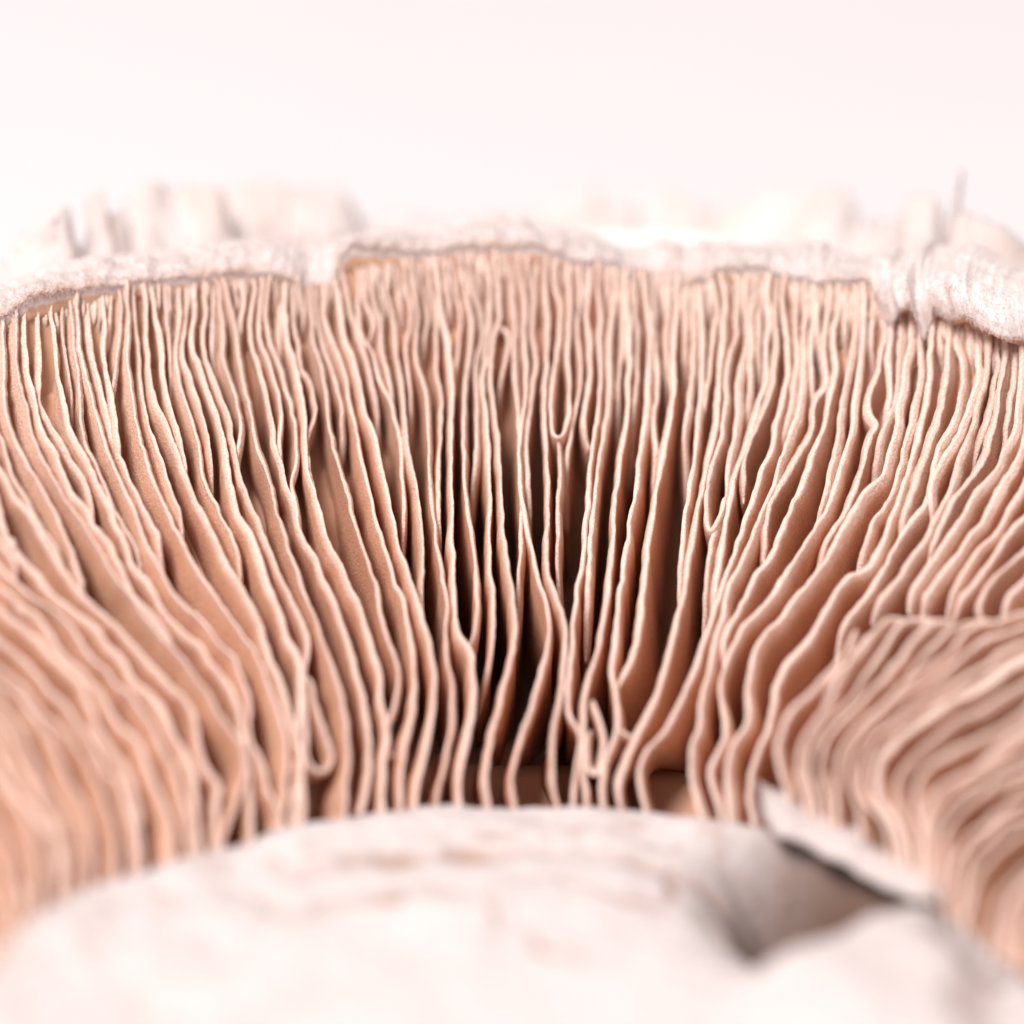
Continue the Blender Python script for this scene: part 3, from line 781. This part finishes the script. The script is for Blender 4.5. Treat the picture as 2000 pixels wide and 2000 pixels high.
def build_stem():
    Rn, R0 = 210, 14.35
    a = np.r_[np.radians(np.linspace(-100, 100, 620, endpoint=False)), np.radians(np.linspace(100, 260, 110, endpoint=False))]
    A = len(a)
    rr = R0 * np.linspace(0.004, 1, Rn) ** 0.8
    RRg, AA = np.meshgrid(rr, a, indexing='xy')          # (A, Rn)
    so = cast(catmull(STEM[2:], 20) + [0, 4])
    sa = np.arctan2(so[:, 0], so[:, 1])
    sr = np.hypot(so[:, 0], so[:, 1])
    ok = np.r_[True, np.diff(np.maximum.accumulate(sa)) > 0]
    Wr = np.interp((AA + np.pi) % (2 * np.pi) - np.pi, sa[ok], sr[ok])
    Ez = np.interp((AA + np.pi) % (2 * np.pi) - np.pi, sa[ok], so[ok, 2])
    Ez = 0.25 * (np.roll(Ez, 4, 0) + np.roll(Ez, -4, 0)) + 0.5 * Ez
    Wr = 0.25 * (np.roll(Wr, 3, 0) + np.roll(Wr, -3, 0)) + 0.5 * Wr
    wob = Wr / R0
    X, Y = RRg * wob * np.sin(AA), RRg * wob * np.cos(AA)
    q = RRg / R0
    Z = 0.35 + 0.9 * (1 - q ** 2) - 0.5 * np.clip((q - 0.93) / 0.07, 0, 1) ** 2 + Ez * q ** 5

    stain = np.zeros_like(Z)
    # torn pit on the right with the raised lobe in front of it
    pc = cast_plane([(1630, 1742)], 0.4)[0]
    le = cast_plane([(1450, 1890), (1595, 1840), (1657, 1804), (1699, 1773), (1776, 1742), (1838, 1731), (1880, 1762), (1893, 1840), (1911, 1892), (1960, 1960)], 1.6)
    hole = cast_plane([(1925, 1860)], 0.8)[0]
    lx = np.interp(X, le[:6, 0], le[:6, 1])
    lob = 1 / (1 + np.exp(-(lx - Y) / 0.16)) * np.clip((X - (le[0, 0] - 1.0)) / 2.5, 0, 1) * (X < le[5, 0] + 6)
    lob *= 1 / (1 + np.exp(-(le[7, 0] - 0.2 - X + 0.25 * np.sin(Y * 1.7)) / 0.28)) * np.clip((Y + 9) / 6, 0, 1)
    d = np.hypot((X - pc[0]) / 2.35, (Y - pc[1]) / 2.7)
    sm = np.clip((1.0 - q) / 0.16, 0, 1)
    pit = np.exp(-d ** 1.8) * sm * sm * (3 - 2 * sm)
    Z = Z - 7.0 * pit * (1 - lob)
    Z = Z + 1.15 * lob
    hd = np.hypot((X - hole[0]) / 0.55, (Y - hole[1]) / 0.8)
    Z = Z - 3.0 * np.exp(-hd ** 3)
    stain = np.maximum(stain, 0.75 * np.exp(-hd ** 3))
    pit_shade = np.exp(-(d / 1.25) ** 2.6) * (1 - lob)  # pit darkened in colour: brown torn flesh with painted-in shade
    for ci, (wd, pts) in enumerate(CRACKS):
        c = catmull(cast_plane(pts, 0.9)[:, :2], 0.12)
        c = c + np.stack([noise1(np.arange(len(c)) * 0.35, 70 + ci, 3), noise1(np.arange(len(c)) * 0.35, 90 + ci, 3)], 1) * 0.10
        fade = np.sin(np.linspace(0.25, math.pi - 0.25, len(c))) * (0.65 + 0.5 * noise1(np.arange(len(c)) * 0.12, 110 + ci, 2))
        best = np.zeros_like(Z)
        near = (X > c[:, 0].min() - 1) & (X < c[:, 0].max() + 1) & (Y > c[:, 1].min() - 1) & (Y < c[:, 1].max() + 1)
        xn, yn = X[near], Y[near]
        bn = np.zeros_like(xn)
        for (cx, cy), f in zip(c, fade):
            dd = ((xn - cx) ** 2 + (yn - cy) ** 2) / (wd * (1.3 if ci < 2 else 1.0)) ** 2
            bn = np.maximum(bn, np.exp(-dd) * max(f, 0.25))
        best[near] = bn
        Z = Z - 0.30 * best * wd / 0.2
        stain = np.maximum(stain, 0.95 * best)
    mott = np.zeros_like(Z)
    V = np.stack([X, Y, Z], -1)
    for i in range(0, A):
        for j in range(Rn):
            p = V[i, j]
            if q[i, j] > 0.6:
                mott[i, j] = max(0, 0.30 * n3(p * [1, 1, 0], 0.9, 41) + 0.22 * n3(p * [1, 1, 0], 2.6, 17)) * min(1, (q[i, j] - 0.6) / 0.25)
            V[i, j, 2] += 0.16 * n3(p * [1, 1, 0], 0.45, 3) + 0.07 * n3(p * [1, 1, 0], 1.6, 9) + 0.03 * n3(p * [1, 1, 0], 5, 2)
    rim_tan = np.clip((q - 0.955) / 0.045, 0, 1) * 0.25
    stain = np.maximum(stain, rim_tan + mott)
    # side wall down into the cap
    wall = []
    for dz, rf in ((-0.35, 1.025), (-0.9, 1.06), (-1.7, 1.10), (-3.0, 1.13), (-8.0, 1.10)):
        b = V[:, -1].copy()
        b[:, :2] *= rf
        b[:, 2] += dz
        wall.append(b[:, None])
    V = np.concatenate([V] + wall, 1)
    br = np.concatenate([pit_shade, np.repeat(pit_shade[:, -1:], 5, 1)], 1)
    st = np.concatenate([stain, np.repeat(np.full((A, 1), 0.35), 5, 1)], 1)
    m = V.shape[1]
    F = grid_faces(A, m, close_u=True, flip=False).tolist()
    F.append([i * m for i in range(A)][::-1])
    return mesh_obj('stem', V.reshape(-1, 3), F, M_STEM, mush, {'stain': st.reshape(-1), 'pit_shade': br.reshape(-1)})


stem = build_stem()

# torn collar: the pale strip of tissue left along the foot of the raised gills
def build_collar():
    top = catmull([(1482, 1528), (1520, 1545), (1569, 1572), (1625, 1600), (1673, 1630), (1730, 1665), (1776, 1692), (1830, 1722)], 6)
    bot = catmull([(1490, 1608), (1520, 1632), (1569, 1658), (1625, 1676), (1665, 1700), (1715, 1730), (1765, 1750), (1826, 1762)], 6)
    n = min(len(top), len(bot))
    top = top[np.linspace(0, len(top) - 1, n).astype(int)]
    bot = bot[np.linspace(0, len(bot) - 1, n).astype(int)]
    a, b = cast(top, 0.9), cast_cyl(bot, 13.0)
    b = a + (b - a) * np.clip(6.0 / np.maximum(np.linalg.norm(b - a, axis=1), 1e-6), 0, 1)[:, None]
    V = []
    K = 14
    for i in range(n):
        c = (a[i] + b[i]) / 2
        v = (b[i] - a[i]) / 2
        nrm = -FWD
        e = 0.35 + 0.1 * math.sin(i * 0.9)
        for k in range(K):
            th = 2 * math.pi * k / K
            p = c + v * math.cos(th) + nrm * 0.45 * math.sin(th)
            p = p + np.array([n3(p, 1.3, 5), n3(p, 1.3, 15), n3(p, 1.3, 25)]) * 0.22
            V.append(p)
    F = grid_faces(n, K, close_v=True).tolist()
    F.append(list(range(K)))
    F.append([(n - 1) * K + k for k in range(K)][::-1])
    o = mesh_obj('torn_collar', V, F, M_STEM, mush, {'stain': np.full(len(V), 0.15)})  # slight even brown tint stands in for shade on the collar
    o['label'] = 'pale torn strip of tissue along the gill foot'
    return o


build_collar()

# ------------------------------------------------------------------ margin: fluffy lip over the gill tops
LOW = np.array([(-260, 700), (-120, 655), (0, 622), (54, 580), (109, 568), (217, 552), (326, 540), (417, 532), (543, 528), (570, 545), (598, 579), (628, 580), (648, 550),
                (663, 503), (686, 480), (740, 484), (813, 492), (885, 480), (951, 476), (1041, 476), (1121, 503), (1200, 515), (1235, 530), (1252, 556), (1273, 564), (1290, 550), (1350, 546),
                (1378, 546), (1400, 532), (1427, 523), (1463, 519), (1510, 530), (1554, 540), (1608, 548), (1699, 545), (1716, 580), (1726, 626), (1742, 630), (1762, 600), (1779, 588),
                (1792, 630), (1805, 672), (1813, 640), (1818, 598), (1850, 605), (1880, 620), (1952, 648), (2000, 655), (2120, 690), (2260, 740)], float)
CREST = np.array([(-260, 640), (-120, 600), (0, 570), (60, 550), (109, 535), (181, 514), (290, 503), (399, 488), (460, 482), (518, 474), (560, 492), (616, 481), (699, 467), (795, 456), (904, 441),
                  (965, 425), (1012, 438), (1085, 459), (1193, 481), (1240, 488), (1259, 483), (1350, 488), (1409, 483), (1481, 488), (1590, 487), (1640, 505), (1662, 514), (1717, 499),
                  (1755, 508), (1780, 488), (1830, 482), (1890, 490), (1945, 520), (2000, 530), (2120, 580), (2260, 640)], float)


def build_lip():
    xs = np.arange(-240, 2241, 2.0)
    yl = np.interp(xs, LOW[:, 0], LOW[:, 1]) + 4.0 * noise1(xs * 0.09, 21, 4) + 5.0 * noise1(xs * 0.022, 24, 2)
    yc = np.interp(xs, CREST[:, 0], CREST[:, 1]) + 5.0 * noise1(xs * 0.035, 22, 4)
    frill = np.clip((xs - 1700) / 60, 0, 1)
    # the lower hem hangs over the gill tops: place the hem by the smooth margin line, a little in front of it
    smoothed = np.interp(xs, [-260, 0, 200, 450, 700, 960, 1250, 1500, 1700, 1850, 2000, 2260], [700, 618, 556, 530, 500, 478, 510, 524, 545, 590, 640, 730])
    S = cast(np.stack([xs, smoothed], 1))
    rm = np.hypot(S[:, 0], S[:, 1])
    hem = cast_cyl(np.stack([xs, yl], 1), rm + 0.10 - 0.8 * frill - 0.25 * np.clip((yl - smoothed) / 30, 0, 1))
    cr = cast_cyl(np.stack([xs, yc], 1), rm + 1.3 + 0.8 * frill)
    a = np.unwrap(np.arctan2(hem[:, 0], hem[:, 1]))
    # generic arc for the part of the margin outside the frame
    ga = np.arange(a[-1] + 0.012, a[0] + 2 * np.pi - 0.008, 0.012)
    def arc(P0, P1):
        f = np.linspace(0, 1, len(ga))
        r = np.hypot(P1[0], P1[1]) * (1 - f) + np.hypot(P0[0], P0[1]) * f
        z = P1[2] * (1 - f) + P0[2] * f + 0.15 * noise1(ga * 12, 31, 3)
        return np.stack([r * np.sin(ga), r * np.cos(ga), z], 1)
    H = np.vstack([hem, arc(hem[0], hem[-1])])
    C = np.vstack([cr, arc(cr[0], cr[-1])])
    fr = np.r_[frill, np.linspace(1, 0, len(ga))]
    tabs = np.r_[np.clip((yl - smoothed) / 30, 0, 1), np.zeros(len(ga))]
    n = len(H)
    rad = H.copy()
    rad[:, 2] = 0
    rad /= np.linalg.norm(rad, axis=1, keepdims=True)
    ez = np.array([0, 0, 1.0])
    bul = (0.14 + 0.80 * fr)[:, None]
    out = -rad * 0.8 + ez * 0.6
    rH = np.r_[rm, np.linspace(rm[-1], rm[0], len(ga))]
    w1, w2 = rH - 0.5, rH - 2.6
    b1 = rad * (w1 + 0.35)[:, None] + ez * (prof(w1) - 0.35)[:, None]
    b2 = rad * (w2 + 0.7)[:, None] + ez * (prof(w2) - depth(w2) - 0.3)[:, None]
    ctrl = [C + rad * 4.6 - ez * 3.4, C + rad * 2.6 - ez * 1.6, C + rad * 1.0 - ez * 0.3, C, C * 0.7 + H * 0.3 + out * bul * 0.8, C * 0.35 + H * 0.65 + out * bul,
            H + out * 0.06, H * 0.9 + b1 * 0.1, H * 0.5 + b1 * 0.5, b1, b2]
    ctrl = np.stack(ctrl, 1)
    K = 64
    # Catmull-Rom across
    u = np.linspace(0, ctrl.shape[1] - 1, K)
    E = np.concatenate([ctrl[:, :1], ctrl, ctrl[:, -1:]], 1)
    V = np.zeros((n, K, 3))
    for k, uu in enumerate(u):
        i = min(int(uu), ctrl.shape[1] - 2)
        t = uu - i
        p0, p1, p2, p3 = E[:, i], E[:, i + 1], E[:, i + 2], E[:, i + 3]
        V[:, k] = 0.5 * (2 * p1 + (p2 - p0) * t + (2 * p0 - 5 * p1 + 4 * p2 - p3) * t * t + (3 * p1 - p0 - 3 * p2 + p3) * t ** 3)
    inframe = len(xs)
    stain = np.zeros((n, K))
    arcx = np.r_[0, np.cumsum(np.linalg.norm(np.diff(H, axis=0), axis=1))]
    pleat = noise1(arcx * 1.3, 41, 2)
    pleat2 = noise1(arcx * 3.6, 47, 1)
    tan_line = np.clip(0.45 + 0.8 * noise1(arcx * 0.55, 43, 2), 0, 1)
    xx = np.r_[xs, np.full(len(ga), 3000.0)]
    tan_line = np.maximum(tan_line * 0.7, np.exp(-((xx - 110) / 110) ** 2) * 0.9)
    tan_line = np.maximum(tan_line, 0.7 * np.exp(-((xx - 960) / 120) ** 2)) * (1 - 0.8 * fr)
    for i in range(n):
        fi = fr[i]
        for k in range(K):
            p = V[i, k]
            if i < inframe or i % 1 == 0:
                d = 0.24 * n3(p, 0.7, 4) + 0.20 * n3(p, 1.7, 8) + 0.05 * n3(p, 3.6, 2)
                d += fi * (0.30 * pleat[i] + 0.07 * pleat2[i])
                V[i, k] = p + (out[i] * 0.8 + ez * 0.2) * d * (1 - 0.8 * (1 - fi) * min(1, max(0, (u[k] - 4.2) / 1.6)))
            hh = u[k]
            ln = math.exp(-((hh - 6.2 + 0.7 * n3(p, 1.0, 12)) / 0.75) ** 2)
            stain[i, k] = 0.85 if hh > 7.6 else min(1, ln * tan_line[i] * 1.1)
    o = mesh_obj('cap_margin', V.reshape(-1, 3), grid_faces(n, K, close_u=True), M_LIP, mush, {'stain': stain.reshape(-1)})
    o['label'] = 'fluffy white rolled margin over the gill tops'
    return o, V, inframe


build_gills()
lip, LIPV, LIPN = build_lip()


def fibres(name, roots, dirs, lens, rad, mat, parent, attr_name):
    V, F = [], []
    for p, d, L in zip(roots, dirs, lens):
        d = d / (np.linalg.norm(d) + 1e-9)
        a = np.cross(d, rng.normal(size=3))
        a /= np.linalg.norm(a) + 1e-9
        b = np.cross(d, a)
        c1 = p + d * L * 0.5 + a * L * rng.uniform(-0.3, 0.3)
        c2 = p + d * L + b * L * rng.uniform(-0.5, 0.5)
        base = len(V)
        for c, rr in ((p - d * 0.05, rad), (c1, rad * 0.8), (c2, rad * 0.4)):
            for k in range(3):
                t = 2 * math.pi * k / 3
                V.append(c + (a * math.cos(t) + b * math.sin(t)) * rr)
        for s in (0, 3):
            for k in range(3):
                k2 = (k + 1) % 3
                F.append((base + s + k, base + s + k2, base + s + 3 + k2, base + s + 3 + k))
    o = mesh_obj(name, V, F, mat, parent, {attr_name: np.full(len(V), 0.9 if attr_name == 'edge' else 0.0)})
    o['kind'] = 'stuff'
    return o


def lip_fuzz():
    n, K, _ = LIPV.shape
    roots, dirs = [], []
    cen = LIPV[:, 8:50].mean(1)
    for _ in range(24000):
        i = rng.integers(0, LIPN - 1)
        k = int(rng.integers(14, 44))
        p = LIPV[i, k] + (LIPV[i + 1, k] - LIPV[i, k]) * rng.random()
        d = (p - cen[i])
        d = d / (np.linalg.norm(d) + 1e-9) + rng.normal(size=3) * 0.8
        roots.append(p)
        dirs.append(d)
    lens = list(rng.uniform(0.07, 0.24, len(roots)))
    for _ in range(150):                             # longer strands hanging from the hem over the gill tops
        i = rng.integers(0, LIPN - 1)
        k = int(rng.integers(40, 52))
        p = LIPV[i, k] + (LIPV[i + 1, k] - LIPV[i, k]) * rng.random()
        roots.append(p)
        dirs.append(np.array([0, -0.35, -1.0]) + rng.normal(size=3) * 0.5)
        lens.append(rng.uniform(0.12, 0.35))
    fibres('fuzz', roots, dirs, lens, 0.0065, M_FUZZ, lip, 'stain')


lip_fuzz()


def gill_wisps():
    px, roots, dirs = [], [], []
    for _ in range(200):
        if rng.random() < 0.6:
            x, y = rng.uniform(1380, 1760), 0
            y = rng.normal(625, 28)
        elif rng.random() < 0.5:
            x, y = rng.uniform(330, 640), rng.normal(640, 30)
        else:
            x, y = rng.uniform(150, 1850), rng.uniform(600, 720)
        px.append((x, y))
    P = cast(px)
    n = -gill_dirs(P)
    for p, d in zip(P, n):
        roots.append(p)
        dirs.append(d * 0.6 + rng.normal(size=3))
    fibres('wisps', roots, dirs, rng.uniform(0.12, 0.45, len(roots)), 0.006, M_WISP, mush, 'edge')


gill_wisps()

# ------------------------------------------------------------------ ragged veil flakes standing behind the margin
#  (radius from the stem axis, thickness, outline in the photograph)
FLAKES = [
    (32.6, 0.9, [(-60, 560), (-20, 530), (0, 517), (29, 503), (45, 478), (62, 449), (83, 427), (109, 412), (136, 403), (141, 445), (152, 480), (159, 500)]),
    (33.2, 0.8, [(158, 505), (163, 445), (174, 383), (190, 374), (203, 371), (207, 409), (236, 412), (244, 440)]),
    (34.2, 1.1, [(228, 440), (236, 412), (250, 380), (275, 358), (300, 353), (312, 354), (330, 376), (362, 365), (395, 362), (424, 358), (435, 374), (442, 400)]),
    (36.0, 1.2, [(415, 400), (435, 374), (471, 358), (500, 360), (525, 354), (570, 362), (616, 367), (650, 369), (670, 374), (690, 400), (712, 440)]),
    (37.8, 0.7, [(680, 450), (740, 428), (790, 405), (840, 425), (900, 428), (960, 422), (1030, 425), (1090, 430)]),
    (38.0, 1.1, [(1040, 430), (1067, 396), (1103, 390), (1130, 380), (1157, 354), (1166, 380), (1175, 396), (1210, 405), (1240, 412)]),
    (38.0, 1.1, [(1225, 420), (1240, 400), (1284, 372), (1310, 374), (1338, 385), (1370, 398), (1401, 410), (1415, 425)]),
    (37.0, 1.3, [(1395, 430), (1410, 408), (1440, 398), (1474, 383), (1517, 365), (1535, 372), (1554, 369), (1580, 362), (1608, 358), (1635, 360), (1655, 369), (1670, 409), (1685, 440)]),
    (35.0, 0.8, [(1660, 450), (1680, 430), (1691, 425), (1704, 440), (1717, 419), (1728, 435), (1740, 428), (1753, 436), (1768, 450)]),
    (33.4, 1.6, [(1755, 470), (1758, 430), (1762, 402), (1775, 387), (1795, 388), (1814, 380), (1830, 392), (1843, 420), (1856, 450)]),
    (33.8, 0.3, [(1846, 440), (1856, 415), (1866, 380), (1874, 340), (1877, 326), (1880, 345), (1878, 385), (1880, 418), (1890, 450)]),
    (32.6, 1.5, [(1868, 440), (1876, 416), (1893, 424), (1916, 427), (1945, 434), (1970, 445), (1990, 465), (2010, 490), (2060, 520)]),
]


def build_flake(fi, R, thick, outl):
    outl = np.array(outl, float)
    # arc-length walk along the torn top edge
    c = catmull(outl, 2.5)
    jit = np.stack([noise1(np.arange(len(c)) * 0.21, 200 + fi, 3) * 1.2, noise1(np.arange(len(c)) * 0.33, 230 + fi, 3) * 2.6], 1)
    c = c + jit
    kk = np.ones(21) / 21
    cs = np.stack([np.convolve(np.pad(c[:, q], 10, mode='edge'), kk, mode='valid') for q in (0, 1)], 1)
    base_y = np.interp(c[:, 0], CREST[:, 0], CREST[:, 1]) + 36
    n, K = len(c), 16
    V = np.zeros((n, 2 * K, 3))
    st = np.zeros((n, 2 * K))
    xm = (outl[0, 0] + outl[-1, 0]) / 2
    for k in range(K):
        v = k / (K - 1)                               # 0 at the top edge, 1 at the base
        bl = min(1.0, v * 4)
        cv = c * (1 - bl) + cs * bl
        px = np.stack([cv[:, 0] * (1 - v) + np.linspace(outl[0, 0] - 6, outl[-1, 0] + 6, n) * v, cv[:, 1] * (1 - v) + base_y * v], 1)
        lean = R + 1.3 * (1 - v) ** 1.3 + 0.3 * math.sin(v * 3.0 + fi)
        P = cast_cyl(px, lean)
        rad = P.copy()
        rad[:, 2] = 0
        rad /= np.linalg.norm(rad, axis=1, keepdims=True)
        th = thick * (0.10 + 0.9 * min(1, v * 2.2) ** 0.8)
        for i in range(n):
            p = P[i]
            d = 0.42 * n3(p, 0.55, fi) + 0.22 * n3(p, 1.6, fi + 5) + 0.09 * n3(p, 4.5, fi + 9)
            streak = 0.05 * mnoise.noise(Vector((c[i, 0] * 0.055, v * 1.2, fi)))
            V[i, k] = p - rad[i] * (th * 0.5) + rad[i] * (d + streak)
            V[i, 2 * K - 1 - k] = p + rad[i] * (th * 0.5) + rad[i] * d
            st[i, k] = max(0, min(1, 0.15 + 0.55 * n3(p, 0.8, fi + 30) + 0.15 * v))
    F = grid_faces(n, 2 * K, close_v=True).tolist()
    F.append(list(range(2 * K)))
    F.append([(n - 1) * 2 * K + k for k in range(2 * K)][::-1])
    return mesh_obj('veil_flake', V.reshape(-1, 3), F, M_FLAKE, mush, {'stain': st.reshape(-1)})


for fi, (R, thick, outl) in enumerate(FLAKES):
    build_flake(fi, R, thick, outl)
